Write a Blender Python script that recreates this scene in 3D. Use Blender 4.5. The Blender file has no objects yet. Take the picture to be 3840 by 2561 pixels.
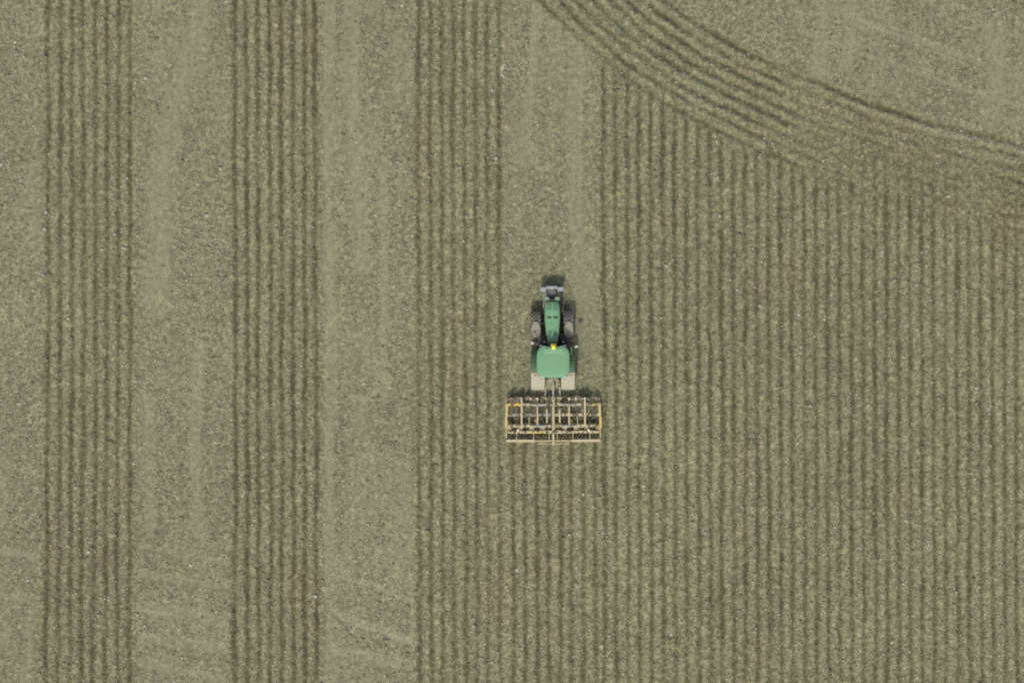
import bpy, bmesh, math, random
import numpy as np
from mathutils import Vector, Matrix

random.seed(7)
rng = np.random.default_rng(11)
S = 70.0                 # photograph pixels (3840 wide) per metre of ground
CX, CY = 1920.0, 1280.5
FW, FH = 3840 / S, 2561 / S
HCAM = 110.0
scn = bpy.context.scene

# ---------------------------------------------------------------- camera, sky, sun, exposure
cam_d = bpy.data.cameras.new('camera')
cam = bpy.data.objects.new('camera', cam_d)
scn.collection.objects.link(cam)
cam.location = (0, 0, HCAM)
cam.rotation_euler = (0, 0, 0)
cam_d.sensor_fit = 'HORIZONTAL'
cam_d.sensor_width = 36.0
cam_d.lens = 36.0 * HCAM / FW
cam_d.clip_start = 0.5
cam_d.clip_end = 3000
scn.camera = cam

SHX, SHY = 0.13, 0.585           # metres of shadow per metre of height, to the right and up the picture
sun_vec = Vector((-SHX, -SHY, 1.0)).normalized()      # towards the sun
SUN_EL = math.asin(sun_vec.z)
SUN_AZ = math.atan2(sun_vec.x, sun_vec.y)             # from +Y, clockwise
world = bpy.data.worlds.new('World')
scn.world = world
world.use_nodes = True
wn = world.node_tree
bg = wn.nodes['Background']
sky = wn.nodes.new('ShaderNodeTexSky')
sky.sky_type = 'NISHITA'
sky.sun_disc = False
sky.sun_elevation = SUN_EL
sky.sun_rotation = SUN_AZ
sky.air_density = 0.7
sky.dust_density = 6.0
sky.ozone_density = 0.6
wn.links.new(sky.outputs[0], bg.inputs[0])
bg.inputs[1].default_value = 0.15

sun_d = bpy.data.lights.new('sun', 'SUN')
sun_d.energy = 2.0
sun_d.angle = math.radians(1.2)
sun_d.color = (0.98, 0.975, 0.825)
sun = bpy.data.objects.new('sun', sun_d)
scn.collection.objects.link(sun)
sun.rotation_euler = sun_vec.to_track_quat('Z', 'Y').to_euler()
sun.location = (-20, -60, 90)

vs = scn.view_settings
vs.view_transform = 'Standard'
vs.look = 'None'
vs.exposure = -0.43
vs.gamma = 1.0
vs.use_curve_mapping = False
scn.cycles.use_denoising = False
scn.cycles.max_bounces = 6
scn.cycles.filter_width = 1.9

# ---------------------------------------------------------------- helpers
C = scn.collection


def link_mesh(name, me, mat=None, parent=None, kind=None, smooth=False):
    if mat is not None and not me.materials:
        me.materials.append(mat)
    o = bpy.data.objects.new(name, me)
    C.objects.link(o)
    if parent is not None:
        o.parent = parent
    if kind:
        o['kind'] = kind
    if smooth:
        me.polygons.foreach_set('use_smooth', np.ones(len(me.polygons), dtype=bool))
    return o


def obj(name, bm, mat, parent=None, bevel=0.0, seg=1, smooth=False):
    if bevel > 0:
        bmesh.ops.bevel(bm, geom=list(bm.edges), offset=bevel, segments=seg, affect='EDGES', clamp_overlap=True)
    bmesh.ops.recalc_face_normals(bm, faces=bm.faces[:])
    me = bpy.data.meshes.new(name)
    bm.to_mesh(me)
    bm.free()
    return link_mesh(name, me, mat, parent, smooth=smooth)


def thing(name, label, cat, loc, rotz=0.0):
    o = bpy.data.objects.new(name, None)
    C.objects.link(o)
    o.location = loc
    o.rotation_euler = (0, 0, rotz)
    o.empty_display_size = 0.3
    o['label'] = label
    o['category'] = cat
    return o


def box(bm, c, s, rot=None):
    m = Matrix.Translation(c)
    if rot:
        for ang, ax in rot:
            m = m @ Matrix.Rotation(ang, 4, ax)
    m = m @ Matrix.Diagonal((s[0], s[1], s[2], 1))
    bmesh.ops.create_cube(bm, size=1.0, matrix=m)
    return bm


def NB():
    return bmesh.new()


def tube(bm, pts, r, n=8, cap=True):
    pts = [Vector(p) for p in pts]
    rs = r if isinstance(r, (list, tuple)) else [r] * len(pts)
    rings = []
    up = Vector((0, 0, 1))
    for i, p in enumerate(pts):
        d = (pts[min(i + 1, len(pts) - 1)] - pts[max(i - 1, 0)]).normalized()
        a = up if abs(d.dot(up)) < 0.95 else Vector((1, 0, 0))
        u = d.cross(a).normalized()
        v = d.cross(u).normalized()
        rings.append([bm.verts.new(p + (u * math.cos(t) + v * math.sin(t)) * rs[i])
                      for t in [2 * math.pi * k / n for k in range(n)]])
    for a, b in zip(rings[:-1], rings[1:]):
        for k in range(n):
            bm.faces.new((a[k], a[(k + 1) % n], b[(k + 1) % n], b[k]))
    if cap:
        bm.faces.new(rings[0][::-1])
        bm.faces.new(rings[-1])
    return bm


def lathe_x(bm, prof, n=32, c=(0, 0, 0), closed=False):
    """prof: (x, r) pairs turned about the X axis."""
    rings = []
    for k in range(n):
        t = 2 * math.pi * k / n
        rings.append([bm.verts.new((c[0] + x, c[1] + r * math.cos(t), c[2] + r * math.sin(t))) for x, r in prof])
    m = len(prof)
    for k in range(n):
        a, b = rings[k], rings[(k + 1) % n]
        for i in range(m if closed else m - 1):
            j = (i + 1) % m
            bm.faces.new((a[i], a[j], b[j], b[i]))
    if not closed:
        bm.faces.new([rings[k][0] for k in range(n)])
        bm.faces.new([rings[k][-1] for k in range(n)][::-1])
    return bm


def lathe_z(bm, prof, n=20, c=(0, 0, 0)):
    rings = []
    for r, z in prof:
        rings.append([bm.verts.new((c[0] + r * math.cos(2 * math.pi * k / n), c[1] + r * math.sin(2 * math.pi * k / n), c[2] + z))
                      for k in range(n)])
    for a, b in zip(rings[:-1], rings[1:]):
        for k in range(n):
            bm.faces.new((a[k], a[(k + 1) % n], b[(k + 1) % n], b[k]))
    bm.faces.new(rings[0][::-1])
    bm.faces.new(rings[-1])
    return bm


def loft(bm, sections):
    """sections: lists of points with equal counts; closed loops, capped."""
    rings = [[bm.verts.new(p) for p in s] for s in sections]
    n = len(rings[0])
    for a, b in zip(rings[:-1], rings[1:]):
        for k in range(n):
            bm.faces.new((a[k], a[(k + 1) % n], b[(k + 1) % n], b[k]))
    bm.faces.new(rings[0][::-1])
    bm.faces.new(rings[-1])
    return bm


def prism(bm, poly, z0, z1):
    return loft(bm, [[(x, y, z0) for x, y in poly], [(x, y, z1) for x, y in poly]])


# ---------------------------------------------------------------- materials
def ramp_node(nt, stops):
    r = nt.nodes.new('ShaderNodeValToRGB')
    el = r.color_ramp.elements
    while len(el) < len(stops):
        el.new(0.5)
    for e, (p, c) in zip(el, stops):
        e.position = p
        e.color = (c[0], c[1], c[2], 1) if isinstance(c, (tuple, list)) else (c, c, c, 1)
    return r


def paint(name, col, rough=0.5, metal=0.0, dust=None, dust_amt=0.4, scale=6.0, top=0.0, emit=0.0, trans=0.0, bump=0.0):
    """A painted or metal surface with patches of dust; 'top' puts more of it on upward faces."""
    m = bpy.data.materials.new(name)
    m.use_nodes = True
    nt = m.node_tree
    p = nt.nodes['Principled BSDF']
    p.inputs['Metallic'].default_value = metal
    tc = nt.nodes.new('ShaderNodeTexCoord')
    n1 = nt.nodes.new('ShaderNodeTexNoise')
    n1.inputs['Scale'].default_value = scale
    n1.inputs['Detail'].default_value = 6
    n1.inputs['Roughness'].default_value = 0.65
    nt.links.new(tc.outputs['Object'], n1.inputs['Vector'])
    r = ramp_node(nt, [(0.38, 0.0), (0.66, 1.0)])
    nt.links.new(n1.outputs['Fac'], r.inputs['Fac'])
    mul = nt.nodes.new('ShaderNodeMath')
    mul.operation = 'MULTIPLY'
    nt.links.new(r.outputs['Color'], mul.inputs[0])
    mul.inputs[1].default_value = dust_amt
    fac = mul.outputs[0]
    if top > 0:
        ge = nt.nodes.new('ShaderNodeNewGeometry')
        sx = nt.nodes.new('ShaderNodeSeparateXYZ')
        nt.links.new(ge.outputs['Normal'], sx.inputs[0])
        mm = nt.nodes.new('ShaderNodeMath')
        mm.operation = 'MULTIPLY_ADD'
        mm.use_clamp = True
        nt.links.new(sx.outputs['Z'], mm.inputs[0])
        mm.inputs[1].default_value = top
        nt.links.new(fac, mm.inputs[2])
        fac = mm.outputs[0]
    mx = nt.nodes.new('ShaderNodeMix')
    mx.data_type = 'RGBA'
    nt.links.new(fac, mx.inputs[0])
    mx.inputs[6].default_value = (*col, 1)
    mx.inputs[7].default_value = (*(dust or (0.33, 0.29, 0.2)), 1)
    nt.links.new(mx.outputs[2], p.inputs['Base Color'])
    rr = nt.nodes.new('ShaderNodeMapRange')
    nt.links.new(fac, rr.inputs['Value'])
    rr.inputs['To Min'].default_value = rough
    rr.inputs['To Max'].default_value = min(1.0, rough + 0.4)
    nt.links.new(rr.outputs[0], p.inputs['Roughness'])
    if emit > 0:
        p.inputs['Emission Color'].default_value = (*col, 1)
        p.inputs['Emission Strength'].default_value = emit
    if trans > 0:
        p.inputs['Transmission Weight'].default_value = trans
    if bump > 0:
        b = nt.nodes.new('ShaderNodeBump')
        b.inputs['Strength'].default_value = bump
        b.inputs['Distance'].default_value = 0.01
        nt.links.new(n1.outputs['Fac'], b.inputs['Height'])
        nt.links.new(b.outputs[0], p.inputs['Normal'])
    return m


DUST = (0.36, 0.32, 0.22)
M = {
    'roof_green': paint('roof_green', (0.135, 0.355, 0.19), 0.5, dust=(0.25, 0.375, 0.235), dust_amt=0.7, scale=2.2),
    'green': paint('green_paint', (0.165, 0.40, 0.225), 0.42, dust=(0.28, 0.41, 0.26), dust_amt=0.6, scale=3.0),
    'dark_green': paint('dark_green_paint', (0.03, 0.085, 0.04), 0.5, dust=DUST, dust_amt=0.25, scale=4),
    'vent_and_shadow': paint('vent_mesh_and_shadow', (0.06, 0.19, 0.10), 0.7, dust=(0.15, 0.3, 0.18), dust_amt=0.5, scale=20),  # inlet mesh; also colours the painted shadow patches on the bonnet
    'black': paint('black_plastic', (0.018, 0.018, 0.018), 0.55, dust=DUST, dust_amt=0.18, scale=5),
    'chassis': paint('chassis_cast', (0.075, 0.058, 0.055), 0.7, dust=DUST, dust_amt=0.12, scale=4),
    'tyre': paint('dusty_tyre', (0.34, 0.325, 0.25), 0.95, dust=(0.47, 0.45, 0.35), dust_amt=0.9, scale=3.0, bump=0.2),
    'front_tyre': paint('worn_tyre', (0.165, 0.168, 0.16), 0.88, dust=(0.3, 0.28, 0.22), dust_amt=0.6, scale=4.0, bump=0.4),
    'fender': paint('grey_mudguard', (0.22, 0.23, 0.20), 0.6, dust=(0.38, 0.36, 0.28), dust_amt=0.5, scale=4, top=0.25),
    'rim': paint('yellow_rim', (0.55, 0.42, 0.03), 0.5, dust=DUST, dust_amt=0.5),
    'silver': paint('silver_metal', (0.37, 0.41, 0.44), 0.45, 0.0, dust=(0.24, 0.25, 0.24), dust_amt=0.5, scale=9),
    'steel': paint('worn_steel', (0.34, 0.35, 0.35), 0.5, 0.3, dust=DUST, dust_amt=0.6, scale=8),
    'cast': paint('grey_cast', (0.13, 0.14, 0.145), 0.6, 0.0, dust=(0.3, 0.3, 0.26), dust_amt=0.6, scale=10),
    'glass': paint('tinted_glass', (0.02, 0.03, 0.026), 0.08, dust=DUST, dust_amt=0.12),
    'frame': paint('dusty_yellow_frame', (0.56, 0.48, 0.23), 0.65, dust=(0.52, 0.48, 0.34), dust_amt=1.0, scale=3.0, top=0.35),
    'spine': paint('dusty_orange_spine', (0.48, 0.39, 0.21), 0.65, dust=(0.47, 0.43, 0.30), dust_amt=0.9, scale=4, top=0.3),
    'side_yellow': paint('worn_yellow_frame', (0.64, 0.48, 0.14), 0.6, dust=(0.54, 0.46, 0.27), dust_amt=1.0, scale=4, top=0.15),
    'yellow': paint('bright_yellow', (0.72, 0.50, 0.03), 0.5, dust=(0.6, 0.5, 0.2), dust_amt=0.4, scale=6),
    'rusty': paint('soil_polished_steel', (0.10, 0.085, 0.06), 0.6, 0.2, dust=(0.28, 0.23, 0.15), dust_amt=0.8, scale=9),
    'roller': paint('muddy_roller', (0.19, 0.175, 0.125), 0.8, 0.0, dust=(0.36, 0.33, 0.23), dust_amt=0.9, scale=7),
    'white': paint('pale_cap', (0.68, 0.68, 0.62), 0.5, dust=DUST, dust_amt=0.3),
    'beacon': paint('yellow_beacon_lens', (0.95, 0.78, 0.05), 0.25, dust=(1.0, 0.9, 0.4), dust_amt=0.2, emit=1.0),
    'hose': paint('rubber_hose', (0.03, 0.03, 0.03), 0.6, dust=DUST, dust_amt=0.4),
    'lamp': paint('lamp_lens', (0.75, 0.77, 0.75), 0.15, dust=DUST, dust_amt=0.15),
    'red': paint('red_lens', (0.4, 0.03, 0.02), 0.3, dust=DUST, dust_amt=0.3),
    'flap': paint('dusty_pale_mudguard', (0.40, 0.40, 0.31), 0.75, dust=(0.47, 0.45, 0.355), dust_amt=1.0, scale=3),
    'fender_green': paint('dusty_green_fender', (0.06, 0.15, 0.075), 0.5, dust=(0.22, 0.26, 0.17), dust_amt=0.4, scale=4),
    'hitch': paint('dusty_hitch', (0.12, 0.17, 0.10), 0.7, dust=(0.42, 0.40, 0.26), dust_amt=1.0, scale=7, top=0.25),
}


# ---------------------------------------------------------------- the field: heights and soil kinds
def vnoise(u, v, su, sv, seed):
    """Smooth value noise, 0..1, cells su by sv (photograph pixels)."""
    g = np.random.default_rng(seed).random((257, 257))
    a = u / su + 1000.0
    b = v / sv + 1000.0
    i = np.floor(a).astype(np.int64)
    j = np.floor(b).astype(np.int64)
    fa = a - i
    fb = b - j
    fa = fa * fa * (3 - 2 * fa)
    fb = fb * fb * (3 - 2 * fb)
    i0, i1, j0, j1 = i % 257, (i + 1) % 257, j % 257, (j + 1) % 257
    return (g[i0, j0] * (1 - fa) + g[i1, j0] * fa) * (1 - fb) + (g[i0, j1] * (1 - fa) + g[i1, j1] * fa) * fb


def fnoise(u, v, su, sv, seed, octaves=3):
    t = 0.0
    w = 0.0
    for k in range(octaves):
        t = t + vnoise(u, v, su / 2 ** k, sv / 2 ** k, seed + 17 * k) / 1.6 ** k
        w += 1 / 1.6 ** k
    return t / w


def sstep(a, b, x):
    t = np.clip((x - a) / (b - a), 0, 1)
    return t * t * (3 - 2 * t)


# furrows running up the picture: (x at top, x at middle, x at bottom, y where it starts, strength)
STRIP_A = list(zip([182, 228, 272, 313, 357, 402, 447, 487], [181, 226, 272, 316, 360, 401, 444, 488], [171, 216, 260, 302, 348, 393, 438, 483]))
STRIP_B = list(zip([882, 923, 967, 1010, 1054, 1099, 1141, 1182], [883, 928, 967, 1016, 1057, 1100, 1144, 1186], [881, 929, 972, 1016, 1059, 1103, 1144, 1187]))
STRIP_C = list(zip([1569, 1613, 1656, 1699, 1740, 1782, 1825, 1871], [1572, 1617, 1658, 1702, 1745, 1787, 1829, 1874], [1577, 1619, 1664, 1705, 1751, 1792, 1833, 1876]))
L1 = np.array([(2180, -290), (2290, -180), (2400, -75), (2483, 0), (2560, 60), (2669, 122), (2778, 185), (2887, 236), (2996, 285), (3077, 316),
               (3159, 350), (3241, 381), (3377, 427), (3486, 461), (3649, 501), (3731, 519), (3840, 545), (3960, 575), (4200, 640)], float)
D_X = [1921, 1967, 2012, 2055, 2100, 2141, 2185, 2229]
E_X = [2265 + 44.15 * k for k in range(0, 42)]


def head_s(u, v):
    """Signed distance (px) from the outer furrow of the headland pass, positive inside the pass."""
    best = np.full(u.shape, 1e9)
    sgn = np.zeros(u.shape)
    for (x0, y0), (x1, y1) in zip(L1[:-1], L1[1:]):
        dx, dy = x1 - x0, y1 - y0
        L2 = dx * dx + dy * dy
        t = np.clip(((u - x0) * dx + (v - y0) * dy) / L2, 0, 1)
        ex, ey = u - (x0 + t * dx), v - (y0 + t * dy)
        d = np.hypot(ex, ey)
        s = np.where(dx * ey - dy * ex > 0, 1.0, -1.0)
        near = d < best
        best = np.where(near, d, best)
        sgn = np.where(near, s, sgn)
    return best * sgn


def seg_dist(u, v, pts):
    best = np.full(u.shape, 1e9)
    for (x0, y0), (x1, y1) in zip(pts[:-1], pts[1:]):
        dx, dy = x1 - x0, y1 - y0
        t = np.clip(((u - x0) * dx + (v - y0) * dy) / (dx * dx + dy * dy), 0, 1)
        best = np.minimum(best, np.hypot(u - (x0 + t * dx), v - (y0 + t * dy)))
    return best


def field(u, v):
    """Height (m) and soil masks at photograph pixels u, v of the ground."""
    furrow = np.zeros(u.shape)
    tilled = np.zeros(u.shape)
    hs = head_s(u + 6 * (vnoise(u, v, 120, 120, 3) - .5), v + 8 * (vnoise(u, v, 90, 90, 4) - .5))

    def lines(xs, y0, seed, amp=1.0, ymask=None):
        nonlocal furrow, tilled
        for k, x3 in enumerate(xs):
            if isinstance(x3, (tuple, list)):
                xl = np.interp(v, [0, 1280, 2561], x3)
            else:
                xl = x3 + np.interp(v, [0, 2561], [-2, 5])
            mid = xl.mean()
            sel = np.abs(u - xl) < 60
            if not sel.any():
                continue
            us, vv, xs_ = u[sel], v[sel], xl[sel]
            wob = 7 * (vnoise(vv * 0 + 7.3 * k, vv, 1, 150, seed + k) - .5) + 5 * (vnoise(vv * 0 + 3.1 * k, vv, 1, 38, seed + 40 + k) - .5) + 4 * (vnoise(us, vv, 25, 14, seed + 60) - .5)
            d = us - xs_ - wob
            w = 8.5 + 6.0 * (vnoise(vv * 0 + 5.7 * k, vv, 1, 60, seed + 80 + k) - .45)
            a = amp * (0.52 + 0.70 * fnoise(vv * 0 + 9.1 * k, vv, 1, 130, seed + 120 + k, 3)) * (0.85 + 0.3 * vnoise(us, vv, 22, 20, seed + 140))
            on = sstep(y0 - 12, y0 + 12, vv) if np.isscalar(y0) else 1.0
            f = np.exp(-(d / w) ** 2) * a * on
            t = (1 - sstep(20, 34, np.abs(d) + 16 * (fnoise(us, vv, 22, 30, seed + 170, 2) - .5))) * on
            if ymask is not None:
                f = f * ymask[sel]
                t = t * ymask[sel]
            furrow[sel] = np.maximum(furrow[sel], f)
            tilled[sel] = np.maximum(tilled[sel], t)

    lines(STRIP_A, -9999, 100, 1.0)
    lines(STRIP_B, -9999, 200, 1.05)
    lines(STRIP_C, -9999, 300, 0.95)
    # beyond the frame the same pattern goes on
    lines([tuple(x - 702 for x in r) for r in STRIP_A], -9999, 400, 1.0)
    lines(D_X, 1560, 500, 1.0)
    # vertical rows of the right-hand block start at the headland pass and overrun it further right
    inner = sstep(260, 335, hs + 110 * (fnoise(u, v, 44, 60, 77, 2) - .5))
    over = 0.62 * sstep(2950, 3200, u) * sstep(50, 190, hs)
    rows = np.clip(np.maximum(inner, over), 0, 1) * np.where((u < 2300), sstep(195, 215, v), 1.0)
    lines(E_X, -9999, 600, 1.0, rows)
    # headland pass: eight furrows that follow the outer curve
    fade = 1 - 0.55 * sstep(2800, 3150, u)
    near_end = sstep(3600, 3760, u)
    for k in range(8):
        d = hs - 44.0 * k - 8 * (vnoise(u + v, u * 0 + 11 * k, 150, 1, 700 + k) - .5) - 5 * (vnoise(u, v, 28, 28, 730) - .5)
        a = (0.55 + 0.7 * vnoise(u + v, u * 0 + 5 * k, 160, 1, 720 + k)) * (0.75 + .5 * vnoise(u, v, 24, 24, 733))
        if k == 0:
            aa = a * 1.0
        elif k == 1:
            aa = a * np.maximum(fade, 0.55)
        else:
            aa = a * np.maximum(np.maximum(fade, 0.3), 0.85 * near_end)
        furrow = np.maximum(furrow, np.exp(-(d / 11.0) ** 2) * aa * 0.88)
    band = sstep(-22, -8, hs) * (1 - sstep(315, 335, hs))
    tilled = np.maximum(tilled, band)
    brown = sstep(10, 60, hs + 60 * (fnoise(u, v, 60, 60, 78, 2) - .5)) * (1 - sstep(300, 460, hs)) * sstep(2750, 3050, u) * (0.6 + 0.8 * fnoise(u, v, 90, 90, 79, 2))
    fresh = (sstep(1895, 1915, u) * (1 - sstep(2240, 2258, u))) * sstep(1480, 1530, v) * (1 - sstep(1640, 1760, v)) * (0.45 + 0.7 * fnoise(u, v, 50, 70, 84, 2))
    brown = np.maximum(brown, fresh)          # bare turned soil on the overrun headland
    # compacted strips: old wheelings where the stubble is pressed flat
    smooth = np.zeros(u.shape)
    for pts, wd in [([(760, -80), (745, 100), (640, 450), (600, 700), (600, 1000), (590, 1150)], 46),
                    ([(1225, -80), (1235, 300), (1225, 800), (1235, 1300), (1225, 2000), (1230, 2640)], 26),
                    ([(1310, -80), (1320, 300), (1345, 700), (1350, 1000)], 34),
                    ([(2180, 120), (2150, 400), (2160, 800), (2190, 1300)], 30),
                    ([(2040, -80), (2000, 200), (1960, 600)], 20),
                    ([(500, 2150), (690, 2180), (890, 2205)], 14), ([(495, 2270), (690, 2300), (890, 2345)], 22), ([(495, 2395), (690, 2410), (890, 2440)], 20),
                    ([(1190, 2270), (1330, 2330), (1560, 2410)], 16), ([(1190, 2420), (1400, 2470), (1560, 2500)], 22),
                    ([(3100, -80), (3090, 100), (3060, 330)], 26), ([(3190, -80), (3185, 90), (3180, 250)], 22),
                    ([(3730, 100), (3740, 300), (3720, 460)], 34), ([(90, 2600), (110, 2300)], 20),
                    ([(500, 2040), (700, 2085), (890, 2120)], 12), ([(500, 2480), (700, 2520), (890, 2560)], 16), ([(-60, 2060), (60, 2075), (165, 2110)], 16), ([(-60, 2230), (60, 2240), (165, 2270)], 14),
                    ([(1190, 2150), (1380, 2190), (1560, 2260)], 10), ([(2900, -60), (3200, 60), (3500, 170), (3900, 330)], 12), ([(3000, 120), (3300, 230), (3600, 330), (3900, 420)], 10),
                    ([(745, 1300), (735, 1700), (740, 2000)], 22), ([(560, 1500), (565, 1800), (560, 2000)], 18), ([(1440, 600), (1435, 1200), (1440, 1500)], 14)]:
        dd = seg_dist(u + 20 * (vnoise(u, v, 60, 60, 31) - .5), v, pts)
        smooth = np.maximum(smooth, 1 - sstep(wd * 0.6, wd * 1.5, dd))
    patch = fnoise(u, v, 150, 260, 50, 3)
    smooth = np.maximum(smooth, sstep(0.55, 0.68, patch) * 0.6) * (1 - tilled)
    # thin light scratches left by trailing straw
    scratch = np.zeros(u.shape)
    for pts in [[(3205, 65), (3300, 110), (3420, 160), (3530, 205), (3640, 250)], [(1340, 2345), (1450, 2375), (1560, 2408)],
                [(3440, 250), (3500, 270)], [(500, 2285), (640, 2300)]]:
        scratch = np.maximum(scratch, 1 - sstep(3, 9, seg_dist(u, v, pts)))
    # tyre lug prints, chevrons
    chev = np.zeros(u.shape)
    for xc, y0, y1, wd in [(3085, -90, 340, 34), (3185, -90, 240, 26), (3050, 180, 350, 24), (3735, 130, 460, 34), (3830, 250, 470, 26)]:
        m = (1 - sstep(wd * .8, wd * 1.2, np.abs(u - xc))) * sstep(y0, y0 + 30, v) * (1 - sstep(y1 - 40, y1, v))
        ph = (v + 0.75 * np.abs(u - xc)) / 15.0
        chev = np.maximum(chev, m * (0.5 + 0.5 * np.sin(2 * math.pi * ph)))
    ridge_bright = np.exp(-((hs - 22) / 11.0) ** 2) * sstep(3100, 3220, u)                 # pale crumbs thrown up along the last edge
    # heights
    lump = fnoise(u, v, 22, 22, 61, 2)
    roll = fnoise(u, v, 700, 700, 71, 2)
    h = 0.10 * (roll - .5) + 0.022 * (lump - .5) * (1 - 0.7 * smooth)
    h += (brown * 0.05 + 0.05 * (smooth < .2) * 0) * (fnoise(u, v, 20, 20, 83, 2) - .5)
    h += tilled * (0.025 + 0.075 * (fnoise(u, v, 16, 20, 81, 2) - .5))
    h -= 0.115 * furrow
    h += 0.03 * ridge_bright + 0.03 * (chev - .4) * (chev > 0) - 0.012 * smooth
    return h, furrow, tilled, smooth, np.clip(brown, 0, 1), np.clip(scratch + 0.6 * ridge_bright + 0.30 * chev, 0, 1)


def axis(lo, hi, step, far, n):
    core = np.arange(lo, hi + step * .5, step)
    g = np.cumsum(np.geomspace(step * 2, far, n))
    return np.concatenate([(lo - g)[::-1], core, core[-1] + g])


us = axis(-90, 3930, 4.0, 14000, 26)
vs_ = axis(-80, 2645, 5.0, 14000, 26)
U, V = np.meshgrid(us, vs_)
core = sstep(-2000, -90, U) * (1 - sstep(3930, 6500, U)) * sstep(-2000, -80, V) * (1 - sstep(2645, 5000, V))
Hh, Fu, Ti, Sm, Br, Sc = field(U, V)
Hh = Hh * core
nx, ny = len(us), len(vs_)
co = np.stack([(U - CX) / S, -(V - CY) / S, Hh], -1).reshape(-1, 3)
idx = np.arange(nx * ny).reshape(ny, nx)
quads = np.stack([idx[:-1, :-1], idx[1:, :-1], idx[1:, 1:], idx[:-1, 1:]], -1).reshape(-1, 4)


def mesh_np(name, co, faces):
    me = bpy.data.meshes.new(name)
    k = faces.shape[1]
    me.vertices.add(len(co))
    me.vertices.foreach_set('co', co.astype(np.float32).ravel())
    me.loops.add(faces.size)
    me.loops.foreach_set('vertex_index', faces.astype(np.int32).ravel())
    me.polygons.add(len(faces))
    me.polygons.foreach_set('loop_start', np.arange(0, faces.size, k, dtype=np.int32))
    me.polygons.foreach_set('loop_total', np.full(len(faces), k, dtype=np.int32))
    me.update(calc_edges=True)
    return me


def attr(me, name, val, dom='POINT'):
    a = me.attributes.new(name, 'FLOAT', dom)
    a.data.foreach_set('value', val.astype(np.float32).ravel())


g_me = mesh_np('ground', co, quads)
for nm, val in (('furrow', Fu), ('tilled', Ti), ('smooth', Sm), ('bare', Br), ('pale', Sc)):
    attr(g_me, nm, val)


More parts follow.
